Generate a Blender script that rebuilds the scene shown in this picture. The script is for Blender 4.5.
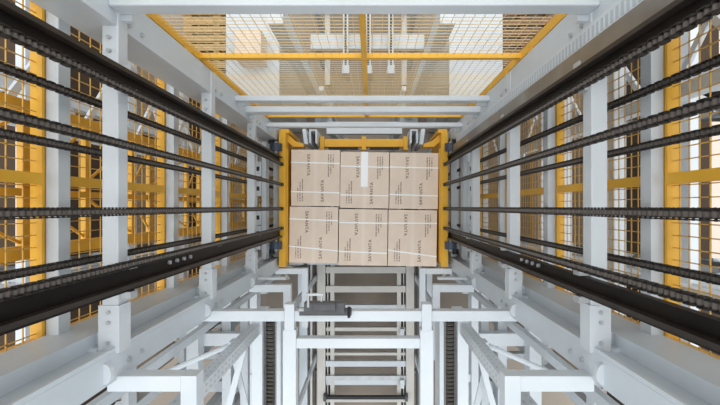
import bpy, math, random
from mathutils import Vector, Matrix
random.seed(7)
scene = bpy.context.scene
for o in list(bpy.data.objects):
    bpy.data.objects.remove(o)

# ------------------------------------------------------------------ camera, light, exposure
H = 5.3                                   # camera height above the hall floor; it looks straight down the shaft
cam_d = bpy.data.cameras.new('camera')
cam_d.sensor_width = 36.0
cam_d.lens = 20.0
cam_d.shift_x = -11.0 / 720
cam_d.shift_y = 4.5 / 720
cam_d.clip_start = 0.02
cam_d.clip_end = 100
cam = bpy.data.objects.new('camera', cam_d)
cam.location = (0.06, 0, H)
scene.collection.objects.link(cam)
scene.camera = cam

world = bpy.data.worlds.new('hall_light')
scene.world = world
world.use_nodes = True
bg = world.node_tree.nodes['Background']
bg.inputs['Color'].default_value = (0.93, 0.97, 1.0, 1)
bg.inputs['Strength'].default_value = 1.0

for lx in (-3.0, 3.0):                    # long hall luminaires far above the lift
    ld = bpy.data.lights.new('hall_luminaire', 'AREA')
    ld.shape = 'RECTANGLE'
    ld.size = 1.2
    ld.size_y = 9.0
    ld.energy = 60
    ld.color = (1.0, 0.97, 0.93)
    lo = bpy.data.objects.new('hall_luminaire', ld)
    lo.location = (lx, 1.0, 11.0)
    scene.collection.objects.link(lo)

vs = scene.view_settings
vs.view_transform = 'Standard'
vs.look = 'None'
vs.gamma = 1.0
vs.use_curve_mapping = False
vs.exposure = 0.78

# ------------------------------------------------------------------ materials
def mat(name, col, rough=0.5, metal=0.0, var=0.0, scale=8.0, col2=None, bump=0.0, spec=0.5):
    m = bpy.data.materials.new(name)
    m.use_nodes = True
    nt = m.node_tree
    b = nt.nodes['Principled BSDF']
    b.inputs['Roughness'].default_value = rough
    b.inputs['Metallic'].default_value = metal
    b.inputs['Specular IOR Level'].default_value = spec
    b.inputs['Base Color'].default_value = (*col, 1)
    if var > 0 or col2:
        tc = nt.nodes.new('ShaderNodeTexCoord')
        n = nt.nodes.new('ShaderNodeTexNoise')
        n.inputs['Scale'].default_value = scale
        n.inputs['Detail'].default_value = 6
        nt.links.new(tc.outputs['Object'], n.inputs['Vector'])
        r = nt.nodes.new('ShaderNodeValToRGB')
        r.color_ramp.elements[0].position = 0.35
        r.color_ramp.elements[1].position = 0.68
        c2 = col2 if col2 else tuple(max(0, c * (1 - var)) for c in col)
        r.color_ramp.elements[0].color = (*c2, 1)
        r.color_ramp.elements[1].color = (*col, 1)
        nt.links.new(n.outputs['Fac'], r.inputs['Fac'])
        nt.links.new(r.outputs['Color'], b.inputs['Base Color'])
        if bump > 0:
            bp = nt.nodes.new('ShaderNodeBump')
            bp.inputs['Strength'].default_value = bump
            bp.inputs['Distance'].default_value = 0.01
            nt.links.new(n.outputs['Fac'], bp.inputs['Height'])
            nt.links.new(bp.outputs['Normal'], b.inputs['Normal'])
    return m

M = {
    'white': mat('white_paint', (0.60, 0.64, 0.67), 0.42, var=0.06, scale=5),
    'white2': mat('cool_white_paint', (0.57, 0.62, 0.66), 0.42, var=0.08, scale=5),
    'steel': mat('galvanised_steel', (0.50, 0.52, 0.53), 0.38, 0.35, var=0.18, scale=14),
    'slot': mat('slot_blue_grey', (0.42, 0.47, 0.52), 0.5),
    'cover': mat('brushed_steel_cover', (0.34, 0.32, 0.29), 0.3, 0.6, col2=(0.20, 0.175, 0.15), scale=4),
    'cream': mat('cream_paint', (0.58, 0.56, 0.52), 0.5, var=0.06, scale=5),
    'yellow': mat('yellow_paint', (0.77, 0.41, 0.030), 0.45, var=0.10, scale=9),
    'wire': mat('yellow_wire', (0.66, 0.38, 0.09), 0.45),
    'wirepale': mat('pale_wire', (0.70, 0.50, 0.23), 0.45),
    'chain': mat('oiled_chain_steel', (0.016, 0.013, 0.011), 0.5, 0.1, var=0.4, scale=60),
    'roller': mat('chain_roller_steel', (0.115, 0.098, 0.085), 0.4, 0.3),
    'rail': mat('greased_rail_steel', (0.006, 0.005, 0.0045), 0.5, 0.0, col2=(0.013, 0.009, 0.007), scale=9, spec=0.22),
    'railedge': mat('brown_rail_edge', (0.040, 0.030, 0.023), 0.45, 0.2, var=0.35, scale=20),  # lighter and browner than the rail flange
    'card': mat('cardboard', (0.78, 0.65, 0.535), 0.8, var=0.06, scale=11, bump=0.05, spec=0.2),
    'card_shade': mat('shade_dark_cardboard', (0.075, 0.05, 0.034), 0.85, var=0.18, scale=5, spec=0.2),  # brown darkened so the cartons carry the shadows under the racks
    'card3': mat('tan_cardboard', (0.40, 0.30, 0.21), 0.85, var=0.15, scale=5, spec=0.2),
    'print': mat('box_print_ink', (0.20, 0.145, 0.11), 0.8),
    'strap': mat('white_strapping', (0.92, 0.92, 0.91), 0.35),
    'tape': mat('clear_tape', (0.77, 0.65, 0.54), 0.4),
    'tapegloss': mat('tape_gloss', (0.93, 0.94, 0.95), 0.15),  # near-white colour paints in the gloss on the tape
    'black': mat('black_rubber', (0.015, 0.015, 0.017), 0.5),
    'dark': mat('dark_grey_casting', (0.09, 0.09, 0.095), 0.5, var=0.3, scale=20),
    'blue': mat('blue_black_wheel', (0.045, 0.06, 0.09), 0.35),
    'floor': mat('concrete_floor', (0.36, 0.30, 0.245), 0.6, col2=(0.29, 0.24, 0.195), scale=1.3),
    'wood': mat('pallet_wood', (0.58, 0.38, 0.17), 0.75, var=0.3, scale=12),
    'wood2': mat('dark_pallet_wood', (0.30, 0.17, 0.10), 0.75, var=0.4, scale=12),
}

# ------------------------------------------------------------------ helpers
COL = scene.collection

class MB:
    """collects simple solids and builds one mesh"""
    def __init__(self):
        self.v = []; self.f = []; self.mi = []
    def raw(self, vs_, fs_, mi=0):
        n = len(self.v)
        self.v += [tuple(p) for p in vs_]
        self.f += [tuple(i + n for i in f) for f in fs_]
        self.mi += [mi] * len(fs_)
        return self
    def box(self, x0, x1, y0, y1, z0, z1, mi=0):
        if x0 > x1: x0, x1 = x1, x0
        if y0 > y1: y0, y1 = y1, y0
        if z0 > z1: z0, z1 = z1, z0
        vs_ = [(x0,y0,z0),(x1,y0,z0),(x1,y1,z0),(x0,y1,z0),(x0,y0,z1),(x1,y0,z1),(x1,y1,z1),(x0,y1,z1)]
        return self.raw(vs_, [(3,2,1,0),(4,5,6,7),(0,1,5,4),(1,2,6,5),(2,3,7,6),(3,0,4,7)], mi)
    def cyl(self, a, b, r, n=10, r2=None, mi=0):
        a = Vector(a); b = Vector(b); r2 = r if r2 is None else r2
        d = (b - a).normalized()
        s = Vector((1,0,0)) if abs(d.x) < 0.9 else Vector((0,1,0))
        p = d.cross(s).normalized(); q = d.cross(p)
        vs_ = []
        for k in range(n):
            t = 2*math.pi*k/n
            e = p*math.cos(t) + q*math.sin(t)
            vs_.append(a + e*r); vs_.append(b + e*r2)
        fs_ = [(2*k, 2*((k+1)%n), 2*((k+1)%n)+1, 2*k+1) for k in range(n)]
        fs_.append(tuple(2*k for k in reversed(range(n)))); fs_.append(tuple(2*k+1 for k in range(n)))
        return self.raw(vs_, fs_, mi)
    def bar(self, a, b, w, h, up=(0,0,1), mi=0):
        a = Vector(a); b = Vector(b); d = (b-a).normalized(); up = Vector(up)
        s = d.cross(up)
        if s.length < 1e-4: s = d.cross(Vector((1,0,0)))
        s.normalize(); t = s.cross(d).normalized()
        vs_ = []
        for c in (a, b):
            for i, j in ((-1,-1),(1,-1),(1,1),(-1,1)):
                vs_.append(c + s*(i*w/2) + t*(j*h/2))
        return self.raw(vs_, [(3,2,1,0),(4,5,6,7),(0,1,5,4),(1,2,6,5),(2,3,7,6),(3,0,4,7)], mi)
    def prism(self, pts, axis, a, b, mi=0):
        """pts: 2-D outline; axis 0/1/2 is the extrusion axis from a to b"""
        def mk(p, h):
            l = list(p); l.insert(axis, h); return tuple(l)
        n = len(pts)
        vs_ = [mk(p, a) for p in pts] + [mk(p, b) for p in pts]
        fs_ = [(k, (k+1)%n, (k+1)%n+n, k+n) for k in range(n)]
        fs_.append(tuple(reversed(range(n)))); fs_.append(tuple(range(n, 2*n)))
        return self.raw(vs_, fs_, mi)
    def mesh(self, name, mats):
        me = bpy.data.meshes.new(name)
        me.from_pydata(self.v, [], self.f)
        for m in (mats if isinstance(mats, (list, tuple)) else [mats]):
            me.materials.append(M[m])
        if any(self.mi): me.polygons.foreach_set('material_index', self.mi)
        import bmesh
        bm = bmesh.new(); bm.from_mesh(me); bmesh.ops.recalc_face_normals(bm, faces=bm.faces); bm.to_mesh(me); bm.free()
        me.update()
        return me
    def build(self, name, mats, parent=None, bevel=0.0):
        return link(name, self.mesh(name, mats), parent, bevel)

def link(name, me, parent=None, bevel=0.0, loc=None):
    o = bpy.data.objects.new(name, me)
    COL.objects.link(o)
    if parent:
        o.parent = parent
        if loc is None: o.location = -abs_loc(parent)
        else: o.location = loc
    elif loc is not None:
        o.location = loc
    if bevel:
        b = o.modifiers.new('bevel', 'BEVEL'); b.width = bevel; b.segments = 2; b.limit_method = 'ANGLE'
    return o

def abs_loc(o):
    l = o.location.copy()
    while o.parent:
        o = o.parent; l += o.location
    return l

def tag(o, label=None, cat=None, group=None, kind=None):
    if label: o['label'] = label
    if cat: o['category'] = cat
    if group: o['group'] = group
    if kind: o['kind'] = kind
    return o

def thing(name, label, cat, loc=(0,0,0), group=None):
    o = bpy.data.objects.new(name, None)
    COL.objects.link(o); o.location = loc; o.empty_display_size = 0.1
    return tag(o, label, cat, group)

def Z(d): return H - d                    # depth below the camera -> height above the floor

# ------------------------------------------------------------------ the setting
fl = MB().box(-9, 9, -9, 9, -0.2, 0).build('floor', 'floor')
tag(fl, 'tan brown concrete hall floor at the bottom of the shaft', kind='structure')

for nm, a in (('wall_left', (-9.2, -9, -9, 9)), ('wall_right', (9, 9.2, -9, 9)), ('wall_back', (-9, 9, 9, 9.2)), ('wall_front', (-9, 9, -9.2, -9))):
    w_ = MB().box(*a, 0, 5.6).build(nm, 'white'); w_['kind'] = 'structure'
DX = {-1: 0.0, 1: 0.024}                   # the right-hand frame stands slightly further out
LV = [0.49, 1.18, 1.87, 2.56, 3.25, 3.94, 4.63]     # levels of the lift frame, depth below the camera

# ------------------------------------------------------------------ lift frame: columns, side beams, cross beams
lift = thing('pallet_lift', 'tall white steel lift frame of four columns and cross beams around the shaft', 'lift')
ztop = Z(0.12)
for s in (-1, 1):
    # upper pair (image top) and lower pair of columns; each a box profile with a stepped outer flange
    for top in (True, False):
        m = MB()
        if top:
            m.box((s*.690 + DX[s]), (s*.824 + DX[s]), .535, .640, 0, ztop)
        else:
            m.box((s*.690 + DX[s]), (s*.840 + DX[s]), -.510, -.425, 0, ztop)
            m.box((s*.765 + DX[s]), (s*.8985 + DX[s]), -.4245, -.378, 0, ztop)
            m.box((s*.690 + DX[s]), (s*.702 + DX[s]), -.4245, -.412, 0, ztop-.001)
        c = m.build('column', 'white2', lift)
        for lv in LV[:5]:
            z = Z(lv)
            y = .545 if top else -.415
            for k in (-.035, .035):
                yy = (.56 if top else -.47)
                MB().cyl(((s*.690 + DX[s]), yy, z-.09+k), ((s*.682 + DX[s]), yy, z-.09+k), .008, 8).build('bolt', 'steel', c)
    # slotted strip on the right upper column
    if s == 1:
        strip = MB().box(.699, .7095, .476, .5345, Z(3.0), ztop).build('slotted_strip', 'white', lift)
        m = MB(); d = 0.2
        while d < 2.95:
            m.box(.6982, .699, .488, .523, Z(d+.012), Z(d)); d += .0225
        st = m.build('strip_slot', 'slot', strip); st['kind'] = 'stuff'
    for i, lv in enumerate(LV):
        z = Z(lv)
        b = MB().box((s*.686 + DX[s]), (s*.734 + DX[s]), -.405, .636, z-.048, z).build('side_beam', 'white', lift, .003)
        if i in (1, 2, 3):
            # end plates and bolts
            m = MB()
            m.box((s*.680 + DX[s]), (s*.742 + DX[s]), -.430, -.290, z-.052, z+.004)
            m.box((s*.7425 + DX[s]), (s*.870 + DX[s]), -.430, -.414, z-.050, z+.012)
            m.prism([((s*.7425 + DX[s]), -.4135), ((s*.80 + DX[s]), -.4135), ((s*.7425 + DX[s]), -.36)], 2, z-.030, z-.022)
            m.build('foot_plate', 'white', b)
            for yy in (.46, .50, .54, -.31, -.34, -.40):
                MB().cyl(((s*.711 + DX[s]), yy, z+.0002), ((s*.711 + DX[s]), yy, z+.009), .006, 8).build('bolt', 'steel', b)
            m = MB()
            pts = [(s*(.6898 - .022*math.sin(a)) + DX[s], -.470 + .030*math.cos(a)) for a in [math.pi*k/10 for k in range(11)]]
            m.prism(pts, 2, z+.045, z+.060)
            m.build('lug', 'white', b)
        # outer beam is a channel
        m = MB()
        m.box((s*.862 + DX[s]), (s*.899 + DX[s]), -.60, .63, z-.008, z)
        m.box((s*.889 + DX[s]), (s*.899 + DX[s]), -.60, .63, z-.052, z-.0081)
        m.box((s*.866 + DX[s]), (s*.876 + DX[s]), -.60, .63, z-.052, z-.0081)
        m.build('outer_beam', 'white', lift)
# slotted plates near the carriage
for s in (-1, 1):
    for y in (.29, .14, -.08, -.20):
        pl = MB().box(s*.775 + DX[s], s*.818 + DX[s], y-.055, y+.055, Z(3.12), Z(3.04)).build('slot_plate', 'white', lift)
        MB().box(s*.788 + DX[s], s*.812 + DX[s], y-.016, y+.016, Z(3.04), Z(3.0395)).build('slot_hole', 'black', pl)
    MB().box(s*.74 + DX[s], s*.774 + DX[s], -.40, .50, Z(3.14), Z(3.05)).build('inner_stile', 'white2', lift)
# cross beams on the far (image top) side
for d, y0, y1, h in ((1.14, .575, .625, .055), (2.20, .585, .615, .05), (2.38, .565, .60, .075), (2.86, .575, .605, .06)):
    b = MB().box(-.690, .714, y0, y1, Z(d)-h, Z(d)).build('cross_beam', 'white', lift, .004)
    for s in (-1, 1):
        MB().box((s*.655 + DX[s]), (s*.690 + DX[s]), y0-.018, y1+.01, Z(d)-h-.02, Z(d)-h-.002).build('end_plate', 'white', b)
# level 1, 3 and 5 outriggers and level 2 cross beam on the near (image bottom) side
for d in (LV[1], LV[3], LV[4]):
    z = Z(d)
    for s in (-1, 1):
        o = MB().box(s*.72, s*.502, -.546, -.499, z-.05, z).build('outrigger', 'white', lift, .003)
        MB().box(s*.455, s*.5018, -.98, -.499, z-.05, z).build('outrigger_leg', 'white', o)
        if d > 2: MB().box(s*.50, s*.69, -.478, -.462, z-.10, z-.06).build('tie_strip', 'white', o)
z = Z(LV[2])
cb = MB().box(-.76, .76, -.536, -.486, z-.05, z).build('cross_beam', 'white', lift, .003)
for s in (-1, 1):
    st = MB().box(s*.297, s*.343, -.575, -.452, z-.045, z+.012).build('cross_beam_post', 'white', lift, .003)
    MB().box(s*.290, s*.352, -1.25, -.575, z-.06, z+.004).build('cross_beam_leg', 'white', lift, .003)
MB().box(-.29, .29, -.662, -.615, z-.05, z).build('cross_beam', 'white', lift, .003)

# ------------------------------------------------------------------ guide rails (four, black, greased)
NAMEX = {-1: 'left', 1: 'right'}
for s in (-1, 1):
    for y0, y1, w in (((.358, .402, 'upper'), (-.252, -.186, 'lower')) if s < 0 else ((.370, .415, 'upper'), (-.266, -.206, 'lower'))):
        r = thing('guide_rail', 'black greased steel guide rail, %s one on the %s side of the shaft' % (w, NAMEX[s]), 'guide rail', (0, 0, 0), 'guide rails of the lift')
        m = MB()
        m.box((s*.664 + DX[s]), (s*.6855 + DX[s]), y0, y1, 1.30, ztop)
        m.build('rail_flange', 'rail', r)
        ym = (y0 + y1)/2
        sgn = 1 if w == 'upper' else -1
        ya, yb = (y1-.016, y1-.004) if w == 'upper' else (y0+.002+.012, y0+.026)
        MB().box((s*.640 + DX[s]), (s*.6638 + DX[s]), ya, yb, 1.30, ztop).build('rail_nose', 'railedge', r)
        for lv in LV[:5]:
            z = Z(lv)
            for yy in (y0-.011, y1+.011):
                MB().box((s*.655 + DX[s]), (s*.6855 + DX[s]), yy-.010, yy+.010, z-.045, z-.010).build('rail_clamp', 'steel', r)
        if w == 'upper' and s == 1:
            MB().box(.684, .7095, .4155, .473, Z(3.05), ztop).build('rail_cover', 'cover', r)
        if w == 'lower':
            d0 = 1.49 if s == 1 else 1.43
            for k in range(4):
                dd = d0 + .055*k
                MB().cyl(((s*.6638 + DX[s]), y1-.012, Z(dd)), ((s*.655 + DX[s]), y1-.012, Z(dd)), .007, 8).build('joint_bolt', 'steel', r)

# ------------------------------------------------------------------ roller chains
P = .0159
def link_geo(outer):
    m = MB()
    def plate(y, t, hx):
        pts = []
        for e, c in ((1, P/2), (-1, -P/2)):
            for k in range(5):
                t_ = -math.pi/2 + math.pi*k/4
                pts.append((hx*math.cos(t_ + (0 if e == 1 else math.pi) + math.pi/2)*1.0, c + hx*math.sin(t_ + (0 if e == 1 else math.pi) + math.pi/2)))
        # outline in (x, z)
        out = []
        for k in range(5):
            a = math.pi*k/4
            out.append((hx*math.cos(a), P/2 + hx*math.sin(a)*.85))
        for k in range(5):
            a = math.pi + math.pi*k/4
            out.append((hx*math.cos(a), -P/2 + hx*math.sin(a)*.85))
        m.prism(out, 1, y-t/2, y+t/2)
    if outer:
        for y in (-.0102, .0102): plate(y, .0024, .0068)
        for c in (-P/2, P/2): m.cyl((0, -.0122, c), (0, .0122, c), .0026, 6)
    else:
        for y in (-.0064, .0064): plate(y, .0022, .0072)
        for c in (-P/2, P/2): m.cyl((0, -.0055, c), (0, .0055, c), .0058, 8, mi=1)
    return m
GEO = [link_geo(False), link_geo(True)]
LINKMESH = [g.mesh('chain_link', ['chain', 'roller']) for g in GEO]
def make_chain(x, y, d0, d1, dsplit, label, group):
    r = thing('roller_chain', label, 'chain', (x, y, Z(d1)), group)
    d = d0; k = 0; run = MB()
    while d < d1:
        z = d1 - d
        if d < dsplit:
            if d > .64: link('chain_link', LINKMESH[k % 2], r, loc=(0, 0, z))
            else:
                g = GEO[k % 2]; n = len(run.v)
                run.v += [(p[0], p[1], p[2]+z) for p in g.v]; run.f += [tuple(i+n for i in f) for f in g.f]; run.mi += g.mi
        else:
            g = GEO[k % 2]; n = len(run.v)
            run.v += [(p[0], p[1], p[2]+z) for p in g.v]; run.f += [tuple(i+n for i in f) for f in g.f]; run.mi += g.mi
        d += P; k += 1
    me = bpy.data.meshes.new('chain_run'); me.from_pydata(run.v, [], run.f)
    me.materials.append(M['chain']); me.materials.append(M['roller'])
    me.polygons.foreach_set('material_index', run.mi); me.update()
    o = link('chain_run', me, r, loc=(0, 0, 0)); o['kind'] = 'stuff'
ORD = ['topmost', 'second from top', 'third from top', 'lowest']
CY = [.338, .178, -.013, -.168]
for s in (-1, 1):
    for k, y in enumerate(CY):
        make_chain(s*.645, y, .40, 3.16, 1.02, 'dark roller chain, %s of four inner strands, %s side' % (ORD[k], NAMEX[s]), 'inner chain strands')
        make_chain((-.833 if s < 0 else .862), y, .40, 4.60, .90 if k != 2 else 0, 'dark roller chain, %s of four behind the white beams, %s side' % (ORD[k], NAMEX[s]), 'outer chain strands')

# ------------------------------------------------------------------ yellow mesh fence panels left and right, one per level
WORD = ['nearest', 'second', 'third', 'fourth and deepest']
for s in (-1, 1):
    pitch = .052 if s == -1 else .033
    for i in range(4):
        d0, d1 = LV[i]+.004, LV[i+1]-.004
        r = thing('mesh_fence_panel', 'yellow wire mesh fence panel %s the shaft, %s one going down' % ('left of' if s < 0 else 'right of', WORD[i]), 'fence panel', ((s*.93 + DX[s]), 0, Z(d1)), 'side fence panels')
        x0, x1 = .8995, .934
        for y0, y1 in ((-.42, -.385), (.60, .635)):
            MB().box((s*x0 + DX[s]), (s*x1 + DX[s]), y0, y1, Z(d1), Z(d0)).build('frame_bar', 'yellow', r)
        for a, b in ((d0, d0+.012), (d1-.010, d1)):
            MB().box((s*x0 + DX[s]), (s*x1 + DX[s]), -.385, .60, Z(b), Z(a)).build('frame_bar', 'yellow', r)
        MB().box((s*(x0-.004) + DX[s]), (s*(x0+.012) + DX[s]), .066, .098, Z(d1-.011), Z(d0+.013)).build('mid_rail', 'yellow', r)
        m = MB(); x = (s*.918 + DX[s])
        n = int((d1-d0)/pitch)
        for k in range(1, n):
            dd = d0 + (d1-d0)*k/n
            m.bar((x, -.40, Z(dd)), (x, .615, Z(dd)), .0030, .0030)
        y = -.37
        while y < .60:
            m.bar((x, y, Z(d1)), (x, y, Z(d0)), .0030, .0030, up=(1,0,0)); y += .036
        w = m.build('wire_mesh', 'wire', r); w['kind'] = 'stuff'

# top (image) mesh panels on the far side of the shaft
YT = .672
for i, (d0, d1) in enumerate(((.55, 1.788), (1.79, 2.96))):
    r = thing('mesh_fence_panel', 'large pale mesh panel with yellow frame behind the shaft, %s one' % ('nearer upper' if i == 0 else 'deeper lower'), 'fence panel', (0, YT, Z(d1)), 'back fence panels')
    for a, b in ((d0, d0+.013), (d1-.013, d1)):
        MB().box(-.70, .724, YT-.010, YT+.012, Z(b), Z(a)).build('frame_bar', 'yellow', r)
    for s in (-1, 1):
        MB().box((s*.70 + DX[s]), (s*.74 + DX[s]), YT-.018, YT+.02, Z(d1), Z(d0)).build('frame_bar', 'yellow', r)
        for k in range(4):
            dd = d0 + .15 + k*(d1-d0-.3)/3
            MB().box((s*.69 + DX[s]), (s*.715 + DX[s]), YT-.030, YT-.016, Z(dd+.03), Z(dd)).build('fence_clip', 'yellow', r)
    MB().box(.018, .042, YT-.012, YT+.014, Z(d1-.023), Z(d0+.023)).build('mid_rail', 'yellow', r)
    m = MB(); dd = d0+.03
    while dd < d1-.05:
        m.bar((-.70, YT, Z(dd)), (.70, YT, Z(dd)), .0022, .0022); dd += .027
    x = -.69
    while x < .69:
        m.bar((x, YT+.004, Z(d1)), (x, YT+.004, Z(d0)), .0018, .0018, up=(1,0,0)); x += .036
    w = m.build('wire_mesh', 'wirepale', r); w['kind'] = 'stuff'

# ------------------------------------------------------------------ yellow service frame left of the fence
sf = thing('yellow_service_frame', 'yellow bolted frame with diagonal braces outside the left mesh fence', 'guard frame', (-1.05, 0, 0))
for y0, y1 in ((.300, .336), (.075, .100), (.035, .058), (-.165, -.122)):
    MB().box(-1.045, -1.02, y0, y1, 0, Z(.55)).build('rail', 'yellow', sf)
PD = [.95, 1.27, 1.55, 1.85, 2.00, 2.40, 2.58, 2.95, 3.15, 3.5, 4.0]
for k, d in enumerate(PD):
    MB().box(-1.066, -1.046, -.165, .336, Z(d+.028), Z(d)).build('post', 'yellow', sf)
for k in range(len(PD)-1):
    da, db = PD[k]+.017, PD[k+1]+.017
    for a, b, ya, yb in ((da, db, .100, .300), (db, da, -.122, .035)):
        if (b-a) > 0 or k % 2 == 0 or True:
            MB().bar((-1.055, ya, Z(a)), (-1.055, yb, Z(b)), .010, .006, up=(1,0,0)).build('brace', 'yellow', sf)

wf = thing('white_side_frame', 'white steel side frame right outside the right mesh fence', 'frame', (1.02, 0, 0))
for d in (.93, 1.255, 1.52, 1.93, 2.17, 2.60, 2.85, 3.3, 3.9):
    MB().box(.985, 1.03, -.60, .64, Z(d+.05), Z(d)).build('cross_bar', 'white2', wf)
for y0, y1 in ((-.62, -.56), (-.285, -.248), (.345, .385), (.60, .66)):
    MB().box(1.0305, 1.08, y0, y1, 0, Z(.6)).build('post', 'white', wf)
for k in range(6):
    d = .75 + k*.42
    for a, b in ((.0, .21), (.42, .21)):
        MB().bar((1.055, .56, Z(d+a)), (1.055, .30, Z(d+b)), .022, .012, up=(1,0,0)).build('brace', 'white', wf)

wl = thing('white_truss', 'white zigzag braced truss outside the yellow service frame on the left', 'truss', (-1.25, .45, 0))
for y0, y1 in ((.30, .33), (.62, .66)):
    MB().box(-1.27, -1.23, y0, y1, 0, Z(.7)).build('chord', 'white', wl)
for k in range(8):
    d = .80 + k*.40
    for a, b in ((.0, .20), (.40, .20)):
        MB().bar((-1.25, .62, Z(d+a)), (-1.25, .33, Z(d+b)), .030, .014, up=(1,0,0)).build('brace', 'white', wl)

# ------------------------------------------------------------------ lift carriage
car = thing('lift_carriage', 'yellow lift carriage holding the six cartons between the chains', 'lift carriage', (0, 0, Z(3.7)))
zb = Z(3.24)-.36                                   # underside of the cartons
for s in (-1, 1):
    m = MB()
    m.box(s*.618, s*.672, -.475, .595, zb-.10, Z(3.17))
    arm = m.build('side_arm', 'yellow', car, .004)
    MB().box(s*.611, s*.618, -.44, .47, zb-.02, Z(3.22)).build('side_liner', 'yellow', arm)
    MB().box(s*.600, s*.672, .595, .625, zb-.1, Z(3.21)).build('arm_end', 'yellow', arm)
    # corner hook at the far end
    m = MB()
    m.prism([(s*.618, .595), (s*.560, .54), (s*.49, .515), (s*.49, .49), (s*.575, .492), (s*.618, .53)], 2, Z(3.36), Z(3.26))
    m.build('corner_bracket', 'yellow', car)
    for y in CY:
        m = MB()
        m.cyl((s*.645, y, Z(3.17)), (s*.645, y, Z(3.12)), .014, 10)
        m.box(s*.632, s*.658, y-.012, y+.012, Z(3.175), Z(3.165))
        m.build('chain_anchor', 'black', car)
    # guide rollers riding the black rails
    for y, sg in ((.47, 1), (-.302, -1)):
        m = MB()
        m.box(s*.672, s*.685, y-.05, y+.05, Z(3.34), Z(3.19))
        rb = m.build('roller_bracket', 'dark', car)
        m = MB().cyl((s*.690, y-.03, Z(3.16)), (s*.690, y+.03, Z(3.16)), .048, 16)
        m.build('guide_roller', 'blue', rb)
        MB().cyl((s*.690, y-.045, Z(3.16)), (s*.690, y+.045, Z(3.16)), .016, 10).build('roller_axle', 'steel', rb)
        MB().cyl((s*.735, y+.035*sg, Z(3.20)), (s*.735, y+.075*sg, Z(3.20)), .026, 12).build('side_roller', 'black', rb)
m = MB().box(-.36, .36, .505, .572, Z(3.44), Z(3.36))
bb = m.build('back_bar', 'yellow', car, .004)
for x in (-.35, 0.0, .35):
    MB().box(x-.018, x+.018, .478, .59, Z(3.42), Z(3.345)).build('back_bar_post', 'yellow', bb)
MB().box(-.30, -.05, .493, .505, Z(3.45), Z(3.37)).build('rubber_stop', 'black', bb)
MB().box(.05, .30, .493, .505, Z(3.45), Z(3.37)).build('rubber_stop', 'black', bb)
for x in (-.42, -.14, .14, .42):
    MB().box(x-.06, x+.06, -.45, .49, zb-.05, zb-.001).build('fork', 'dark', car)
for y in (-.42, .46):
    MB().box(-.618, .618, y-.03, y+.03, zb-.10, zb-.05).build('fork_beam', 'dark', car)

for s in (-1, 1):
    m = MB()
    m.box(s*.376, s*.388, .515, .625, zb-.08, Z(3.22)); m.box(s*.425, s*.437, .515, .625, zb-.08, Z(3.22)); m.box(s*.3881, s*.4249, .615, .625, zb-.08, Z(3.22))
    ls = m.build('load_stop', 'white', car); ls['label'] = 'short white channel standing behind the cartons'
    MB().prism([(s*.455, .515), (s*.487, .515), (s*.505, .64), (s*.473, .64)], 2, zb-.08, Z(3.28)).build('load_stop', 'white', car)

# ------------------------------------------------------------------ cartons on the carriage
def text_mesh(s, size):
    cu = bpy.data.curves.new('word', 'FONT'); cu.body = s; cu.size = size
    cu.align_x = 'CENTER'; cu.align_y = 'CENTER'; cu.extrude = 0.0002; cu.space_character = 1.15; cu.offset = 0.0005
    o = bpy.data.objects.new('word', cu); COL.objects.link(o)
    dg = bpy.context.evaluated_depsgraph_get()
    me = bpy.data.meshes.new_from_object(o.evaluated_get(dg))
    bpy.data.objects.remove(o); bpy.data.curves.remove(cu)
    me.materials.clear(); me.materials.append(M['print'])
    return me
WORDME = text_mesh('SAVANTA', .036)
def small_lines():
    m = MB(); rnd = random.Random(3)
    for row, ln in enumerate((.105, .155, .18)):
        x = -.09
        while x < -.09 + ln:
            w = rnd.uniform(.003, .007)
            m.box(x, x+w, .018-row*.019-.0045, .018-row*.019+.0045, 0, .0004); x += w + rnd.choice((.002, .0025, .006))
    return m.mesh('small_print', 'print')
SMALLME = small_lines()
BW, BH, BZ = .394, .455, .36
def flap_mesh():
    return MB().box(-BW/2+.001, -.0012, -BH/2+.001, BH/2-.001, 0, .004).mesh('flap', 'card')
FLAP = flap_mesh()
BODY = MB().box(-BW/2, BW/2, -BH/2, BH/2, 0, BZ-.004).mesh('carton_body', 'card')
TAPE = MB().box(-.015, .015, -BH/2-.0006, BH/2+.0006, BZ+.0002, BZ+.0008).mesh('seam_tape', 'tape')
def strap_mesh(y0, y1):
    """a white band round the box, height y0 on the left edge, y1 on the right"""
    m = MB(); w = .0052; t = .0012; e = BW/2 + t
    for z in (BZ+.001, -.001):
        if z < 0: continue
        m.raw([(-e,y0-w,z),(e,y1-w,z),(e,y1+w,z),(-e,y0+w,z),(-e,y0-w,z+t),(e,y1-w,z+t),(e,y1+w,z+t),(-e,y0+w,z+t)], [(3,2,1,0),(4,5,6,7),(0,1,5,4),(1,2,6,5),(2,3,7,6),(3,0,4,7)])
    m.box(-e, -e+t, y0-w, y0+w, 0, BZ+.001); m.box(e-t, e, y1-w, y1+w, 0, BZ+.001)
    return m.mesh('strap', 'strap')
CART = [  # x, y, turn, label, strap heights
    (-.390, .236, -.4, 'strapped cardboard carton on the lift, back row, nearest the left yellow arm', ((.125,.118),(-.112,-.120))),
    (.008, .218, -.8, 'strapped cardboard carton with tape gloss painted as a white strip, back row middle', ((.112,.105),(-.122,-.124))),
    (.408, .212, -.8, 'strapped cardboard carton on the lift, back row, nearest the right yellow arm', ((.110,.106),(-.112,-.120))),
    (-.405, -.226, -.8, 'strapped cardboard carton on the lift, front row, nearest the left yellow arm', ((.128,.118),(-.094,-.126))),
    (-.004, -.246, -.8, 'strapped cardboard carton on the lift, front row middle, touching both neighbours', ((.118,.116),(-.116,-.126))),
    (.396, -.252, -.8, 'strapped cardboard carton on the lift, front row, with the most slanted strap', ((.120,.122),(-.100,-.148))),
]
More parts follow.
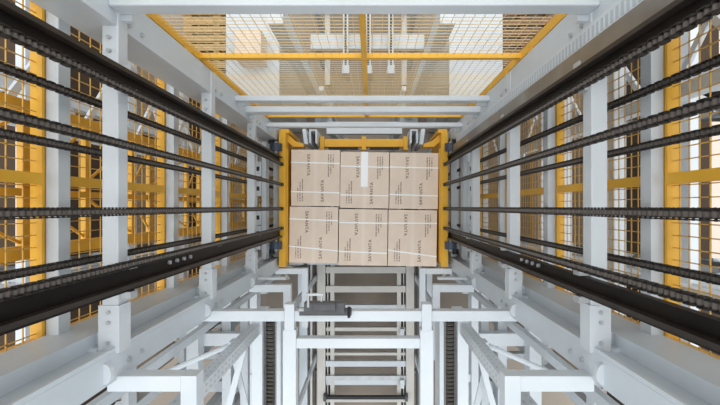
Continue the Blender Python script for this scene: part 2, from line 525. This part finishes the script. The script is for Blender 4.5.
for i, (x, y, a, lab, st) in enumerate(CART):
    r = thing('carton', lab, 'carton', (x, y, zb), 'strapped cartons on the lift carriage')
    r.rotation_euler.z = math.radians(a)
    link('carton_body', BODY, r, loc=(0,0,0))
    for k in range(2):
        f = link('flap', FLAP, r, loc=(0,0,BZ-.004)); f.rotation_euler.z = math.pi*k
    t = link('seam_tape', TAPE, r, loc=(0,0,0))
    if i == 1:
        q = MB().box(-.030, .026, -.055, BH/2+.0008, BZ+.0009, BZ+.0016).mesh('tape_gloss', 'tapegloss')  # white overlay paints the gloss onto this carton's tape
        w = link('tape_gloss', q, r, loc=(0,0,0)); w['label'] = 'tape strip with its gloss painted white'
    for y0, y1 in st:
        link('strap', strap_mesh(y0, y1), r, loc=(0,0,0))
    for k in range(2):
        sg = 1 - 2*k
        w = link('printed_word', WORDME, r, loc=(-.058*sg, .105*sg, BZ+.001)); w.rotation_euler.z = -math.pi/2 + math.pi*k
        q = link('small_print', SMALLME, r, loc=(.125*sg, .10*sg, BZ+.0002)); q.rotation_euler.z = -math.pi/2 + math.pi*k

# ------------------------------------------------------------------ chain infeed conveyor (image bottom) with slotted uprights
GCH = GEO
for s in (-1, 1):
    side = NAMEX[s]
    r = thing('chain_conveyor', 'white chain conveyor arm with a narrow dark chain, %s of the lower ladder conveyor' % side, 'conveyor', (s*.51, -.62, 0), 'infeed chain conveyor arms')
    z = Z(2.2)
    MB().box(s*.535, s*.595, -1.9, -.585, z-.16, z+.01).build('side_rail', 'white', r, .003)
    MB().box(s*.438, s*.462, -1.9, -.60, z-.16, z-.005).build('side_rail', 'white', r, .002)
    MB().box(s*.470, s*.528, -1.9, -.60, z-.05, z-.032).build('chain_track', 'cream', r)
    m = MB(); y = -.62; k = 0
    while y > -1.7:
        m.box(s*.482, s*.516, y-.011, y, z-.030, z-.012)
        m.box(s*.477, s*.482, y-.017, y+.004, z-.030, z-.008); m.box(s*.516, s*.521, y-.017, y+.004, z-.030, z-.008)
        y -= .022
    c = m.build('conveyor_chain', 'railedge', r); c['kind'] = 'stuff'
    for yy in (-.75, -.95, -1.15, -1.35):
        MB().box(s*.595, s*.612, yy-.02, yy+.02, z-.06, z-.02).build('bracket', 'white', r)
    for yy in (-.80, -1.7):
        MB().box(s*.5515, s*.573, yy-.03, yy+.03, 0, z-.16).build('leg', 'white', r)
    # slotted upright
    u = thing('slotted_upright', 'white slotted steel upright slanting toward the %s bottom corner' % side, 'upright', (s*.57, -.66, z), 'slotted uprights')
    x0, x1 = .548, .600
    y0, y1 = -.695, -.640
    m = MB()
    m.box(s*x0, s*x1, y0, y1, z+.011, Z(.5))
    up = m.build('channel', 'white', u)
    m = MB(); d = .55
    while d < 2.15:
        for yy in (-.655, -.678):
            m.box(s*(x0-.001), s*x0, yy-.0035, yy+.0035, Z(d+.014), Z(d))
        for xx in (x0+.015, x0+.038):
            m.box(s*(xx-.003), s*(xx+.003), y1+.0, y1+.001, Z(d+.014), Z(d))
        d += .040
    q = m.build('slot', 'steel', u); q['kind'] = 'stuff'
    # round brace rod to the column
    br = thing('brace_rod', 'round white brace rod beside the slotted upright on the %s' % side, 'brace', (s*.6, -.7, Z(1.9)), 'brace rods')
    m = MB().cyl((s*.618, -.67, Z(1.95)), (s*.95, -.765, Z(1.72)), .012, 10); m.build('rod', 'white', br)
    MB().box(s*.6005, s*.625, -.69, -.65, Z(1.98), Z(1.92)).build('rod_lug', 'white', br)
    # crossing flat braces under the upright
    for k, (a, b) in enumerate((((s*.70, -.84, Z(2.4)), (s*.80, -1.22, Z(2.4))), ((s*.80, -.84, Z(2.46)), (s*.71, -1.22, Z(2.46))))):
        cb_ = thing('flat_brace', 'thin white flat brace near the %s chain arm, %s one' % (side, ('outward leaning', 'inward leaning')[k]), 'brace', (a[0], a[1], a[2]), 'flat braces')
        MB().bar(a, b, .035, .008).build('strip', 'white', cb_)

# dark drive unit on the second level cross beam
du = thing('drive_unit', 'dark grey drive unit mounted on the white cross beam below the cartons', 'drive unit', (-.15, -.50, Z(LV[2])))
zz = Z(LV[2])
MB().box(-.27, -.03, -.500, -.470, zz+.001, zz+.03).build('base_plate', 'dark', du)
MB().box(-.245, -.06, -.485, -.435, zz+.008, zz+.055).build('housing', 'dark', du, .004)
MB().cyl((-.20, -.45, zz+.06), (-.10, -.45, zz+.06), .022, 12).build('motor', 'dark', du)
MB().cyl((-.272, -.475, zz+.02), (-.245, -.475, zz+.02), .012, 8).build('shaft_end', 'steel', du)
MB().cyl((-.225, -.455, zz+.055), (-.225, -.395, zz+.055), .006, 8).build('hose', 'steel', du)
MB().cyl((-.165, -.455, zz+.055), (-.165, -.40, zz+.055), .006, 8).build('hose', 'steel', du)
MB().box(-.235, -.155, -.402, -.392, zz+.045, zz+.06).build('handle', 'steel', du)
MB().cyl((-.04, -.46, zz+.03), (-.04, -.50, zz+.06), .007, 8).build('sensor', 'black', du)

# ------------------------------------------------------------------ lower ladder conveyor
lc = thing('ladder_conveyor', 'long pale conveyor with ladder-like rungs on the floor below the lift', 'conveyor', (0, -1.4, 0))
zc = Z(4.5)
for s in (-1, 1):
    MB().box(s*.455, s*.545, -2.9, .40, zc-.12, zc).build('main_rail', 'cream', lc)
    MB().box(s*.355, s*.400, -2.9, .40, zc-.10, zc-.02).build('inner_rail', 'cream', lc)
    MB().box(s*.405, s*.450, -2.9, .40, zc-.09, zc-.06).build('chain_gap', 'black', lc)
    MB().box(s*.425, s*.434, -2.9, .40, zc-.06, zc-.02).build('chain_guide', 'cream', lc)
    MB().box(s*.575, s*.590, -2.9, .40, zc-.10, zc-.03).build('cable_strip', 'dark', lc)
    MB().box(s*.600, s*.622, -2.9, .40, zc-.08, zc+.01).build('edge_rail', 'cream', lc)
    MB().box(s*.66, s*.75, -2.9, -.53, zc-.30, zc-.02).build('side_girder', 'white2', lc)
    for yy in (-2.6, -1.9, -1.2, -.5, .2):
        MB().box(s*.465, s*.535, yy-.03, yy+.03, 0, zc-.12).build('leg', 'cream', lc)
        MB().box(s*.545, s*.66, yy-.02, yy+.02, zc-.16, zc-.10).build('side_bracket', 'cream', lc)
for y, w, mt, dz in ((-.71, .07, 'cream', 0), (-.925, .07, 'cream', 0), (-1.135, .05, 'white', -.03), (-1.385, .04, 'cream', -.03), (-1.665, .03, 'cream', -.03),
                 (-1.765, .06, 'white', 0), (-1.925, .05, 'steel', .0), (-1.985, .06, 'white', -.03), (-2.19, .03, 'cream', -.02), (-2.4, .06, 'white', 0), (-2.62, .06, 'cream', 0),
                 (-.48, .07, 'cream', 0), (-.2, .07, 'cream', 0), (.1, .07, 'cream', 0)):
    MB().box(-.45, .45, y-w/2, y+w/2, zc-.06+dz, zc+dz+.002).build('rung', mt, lc)
MB().cyl((-.45, -2.13, zc+.02), (.45, -2.13, zc+.02), .022, 10).build('drive_shaft', 'black', lc)
for s in (-1, 1):
    MB().cyl((s*.44, -2.13, zc+.02), (s*.47, -2.13, zc+.02), .045, 12).build('shaft_bearing', 'dark', lc)
MB().box(.385, .43, -2.02, -1.93, zc, zc+.05).build('sensor_bracket', 'white', lc)
MB().box(.385, .43, -1.43, -1.36, zc, zc+.05).build('sensor_bracket', 'white', lc)

# transfer unit right below the cartons
tu = thing('transfer_frame', 'cluttered pale transfer frame with dark rollers just below the cartons', 'frame', (0, -.5, 0))
zt = Z(4.05)
for s in (-1, 1):
    MB().box(s*.625, s*.68, -.9, .55, zt-.1, zt).build('girder', 'white2', tu)
    MB().box(s*.625, s*.655, -.62, -.54, 0, zt-.1).build('leg', 'white2', tu)
    MB().box(s*.625, s*.655, .44, .52, 0, zt-.1).build('leg', 'white2', tu)
    MB().cyl((s*.58, -.60, zt), (s*.80, -.66, zt+.03), .03, 10).build('roller', 'dark', tu)
    MB().box(s*.74, s*.95, -.645, -.60, zt-.04, zt).build('plate', 'cream', tu)
    MB().cyl((s*.76, -.72, zt+.05), (s*.83, -.62, zt+.02), .016, 8).build('rod', 'cream', tu)
    MB().box(s*.20, s*.60, -.585, -.555, zt-.05, zt).build('cross_bar', 'white', tu)

# ------------------------------------------------------------------ platform of white beams around the conveyor (image bottom)
pf = thing('steel_platform', 'white steel platform grid on legs beside the ladder conveyor', 'platform', (0, -1.6, 0))
zp = Z(3.4)
for s in (-1, 1):
    for x0, x1, dz in ((1.41, 1.51, 0), (1.22, 1.30, -.25), (1.08, 1.15, -.3), (.94, 1.0, -.1)):
        MB().box(s*x0, s*x1, -3.2, -.62, zp-.12+dz, zp+dz).build('beam', 'white', pf)
        for yy in (-.7, -1.9, -3.0):
            MB().box(s*(x0+.01), s*(x1-.01), yy-.035, yy+.035, 0, zp-.12+dz).build('leg', 'white', pf)
    for y, w, dz in ((-1.17, .11, -.121), (-1.42, .05, -.40), (-.80, .06, -.42), (-1.72, .10, -.43), (-2.3, .1, -.12)):
        MB().box(s*.935, s*1.60, y-w/2, y+w/2, zp+dz-.08, zp+dz).build('cross_beam', 'white', pf)
for s in (-1, 1):
    # tall posts just outside the lower columns
    p = thing('corner_post', 'slim white channel post behind the %s lower column' % NAMEX[s], 'post', (s*.88, -.74, 0), 'corner posts')
    m = MB(); m.box(s*.855, s*.860, -.695, -.655, 0, Z(1.05)); m.box(s*.8601, s*.885, -.660, -.655, 0, Z(1.05)); m.box(s*.8601, s*.885, -.695, -.690, 0, Z(1.05))
    m.build('channel', 'white', p)
    MB().box(s*.80, s*.93, -.74, -.615, 0, .012).build('foot', 'white', p)

# ------------------------------------------------------------------ station beyond the back fence (image top)
for s in (-1, 1):
    side = NAMEX[s]
    p = thing('station_post', 'broad white post beyond the back mesh, %s of the tan gap' % side, 'post', (s*.52, 1.2, 0), 'station posts')
    MB().box(s*.50, s*.60, 1.17, 1.30, .02, Z(2.55)).build('post_body', 'white', p, .004)
    MB().box(s*.44, s*.68, 1.10, 1.38, 0, .02).build('foot', 'white', p)
    c = thing('machine_cabinet', 'large white machine cabinet beyond the back mesh on the %s' % side, 'cabinet', (s*.97, 1.35, 0), 'machine cabinets')
    zt = Z(3.6)
    MB().box(s*.78, s*1.22, .98, 1.72, .05, zt).build('body', 'cream', c, .006)
    MB().box(s*.76, s*1.24, .96, 1.74, zt, zt+.02).build('lid', 'white', c, .004)
    MB().box(s*.80, s*1.20, 1.00, 1.70, 0, .05).build('plinth', 'dark', c)
    MB().box(s*.90, s*1.10, .974, .98, .3, 1.2).build('door', 'cream', c)
    for y in (.765, ):
        p = thing('fence_stay', 'thin white post right behind the back mesh on the %s' % side, 'post', (s*.3, .8, 0), 'thin posts')
        MB().box(s*.285, s*.315, y+.08, y+.11, 0.01, Z(2.9)).build('post_body', 'white', p)
        MB().box(s*.25, s*.35, y+.05, y+.14, 0, .01).build('foot', 'white', p)
ct = thing('small_carton', 'small tan carton lying on the left machine cabinet', 'carton', (-.97, 1.3, Z(3.58)))
MB().box(-1.09, -.87, 1.25, 1.5, Z(3.58), Z(3.38)).build('carton_body', 'card', ct, .003)
MB().box(-.99, -.97, 1.249, 1.501, Z(3.38), Z(3.379)).build('seam_tape', 'tape', ct)
fc = thing('far_conveyor', 'white three-strand conveyor leading away beyond the back mesh', 'conveyor', (0, 1.9, 0))
zc = Z(4.4)
for x in (-.25, .0, .25):
    x += .03
    MB().box(x-.028, x-.012, 1.50, 3.4, zc-.1, zc).build('strand_rail', 'white', fc)
    MB().box(x+.012, x+.028, 1.50, 3.4, zc-.1, zc).build('strand_rail', 'white', fc)
    MB().box(x-.012, x+.012, 1.52, 3.4, zc-.06, zc-.02).build('strand_chain', 'dark', fc)
    MB().box(x-.04, x+.04, 1.47, 1.56, zc-.3, zc+.01).build('strand_end', 'white', fc)
for y, w in ((1.86, .16), (2.25, .06), (2.7, .06)):
    MB().box(-.62, .66, y-w/2, y+w/2, zc-.18, zc-.10).build('cross_beam', 'white', fc)
    for s in (-1, 1):
        MB().box(s*.56-.03, s*.56+.03, y-.03, y+.03, 0, zc-.18).build('leg', 'white', fc)
for s in (-1, 1):
    MB().box(s*.44-.03, s*.44+.03, 1.40, 3.4, zc-.25, zc-.19).build('side_beam', 'cream', fc)
lp = thing('landing_beam', 'white landing beam on two legs just behind the yellow carriage', 'beam', (0, .7, 0))
MB().box(-.34, .34, .66, .73, Z(3.66), Z(3.6)).build('beam_body', 'white', lp)
MB().box(-.34, .34, .735, .78, Z(3.72), Z(3.66)).build('beam_lip', 'white2', lp)
for s in (-1, 1):
    MB().box(s*.27, s*.33, .67, .72, 0, Z(3.66)).build('leg', 'white', lp)

def pallet(name, label, x, y, ang, n, mt, zbase=0.0):
    r = thing(name, label, 'pallet', (x, y, zbase)); 
    for k in range(3):
        o = link('bearer', MB().box(-.40+.36*k, -.32+.36*k, -.5, .5, .022, .10).mesh('bearer', mt), r, loc=(0,0,0))
        o = link('bottom_board', MB().box(-.41+.36*k, -.31+.36*k, -.5, .5, 0, .022).mesh('bottom_board', mt), r, loc=(0,0,0))
    me = MB().box(-.42, .42, -.04, .04, .10, .122).mesh('slat', mt)
    for k in range(n):
        link('slat', me, r, loc=(0, -.46 + .92*k/(n-1), 0))
    r.rotation_euler.z = ang
pallet('wooden_pallet', 'light wooden pallet on the floor beyond the back mesh, far left', -1.95, 2.3, 0, 9, 'wood')
pallet('wooden_pallet', 'dark reddish wooden pallet on the floor beyond the back mesh, far right', 2.05, 2.2, .05, 8, 'wood2')

# ------------------------------------------------------------------ storage racks outside the fences
def rack(s, xa, xb, label):
    r = thing('storage_rack', label, 'rack', (s*(xa+xb)/2, 0, 0))
    ys = (-1.5, -.42, .62, 1.5)
    top = Z(1.2)
    for y in ys:
        for x in (xa, xb):
            MB().box(s*x, s*(x+.07), y-.04, y+.04, 0, top).build('upright', 'white', r)
        z = .15; k = 0
        while z + .5 < top:
            a, b = (xa+.07, xb) if k % 2 == 0 else (xb, xa+.07)
            MB().bar((s*a, y, z), (s*b, y, z+.5), .035, .035).build('brace', 'white', r)
            z += .5; k += 1
    for z in (.35, 1.5, 2.35, 3.2):
        for x in (xa-.012, xb+.04):
            MB().box(s*x, s*(x+.05), ys[0], ys[-1], z, z+.10).build('rack_beam', 'white', r)
    return r
rack(-1, 1.68, 2.48, 'white storage rack with diagonal braces beyond the left yellow fence')
rack(1, 1.66, 2.46, 'white storage rack with diagonal braces beyond the right yellow fence')
n = 0
for s, xa in ((-1, 1.68), (1, 1.66)):
    for z in (.45, 1.6, 2.45):
        for y0, y1, h in ((-1.40, -.55, .62), (-.30, .50, .66), (.72, 1.40, .55)):
            if z > 2 and y0 > -.5 and s > 0 and y0 < .6: h = .5
            mt = 'card_shade' if not (s == 1 and z < 2) else 'card3'
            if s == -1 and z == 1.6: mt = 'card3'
            lev = {.45: 'lowest', 1.6: 'middle', 2.45: 'top'}[z]
            pos = {-1.40: 'front', -.30: 'middle', .72: 'back'}[y0]
            o = thing('storage_carton', 'brown carton on the %s shelf of the %s rack, %s bay' % (lev, NAMEX[s], pos), 'carton', (s*(xa+.42), (y0+y1)/2, z), 'cartons in the storage racks')
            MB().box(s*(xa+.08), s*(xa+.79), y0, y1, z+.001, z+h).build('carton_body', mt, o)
            MB().box(s*(xa+.40), s*(xa+.46), y0-.001, y1+.001, z+h, z+h+.002).build('seam_tape', 'tape', o)
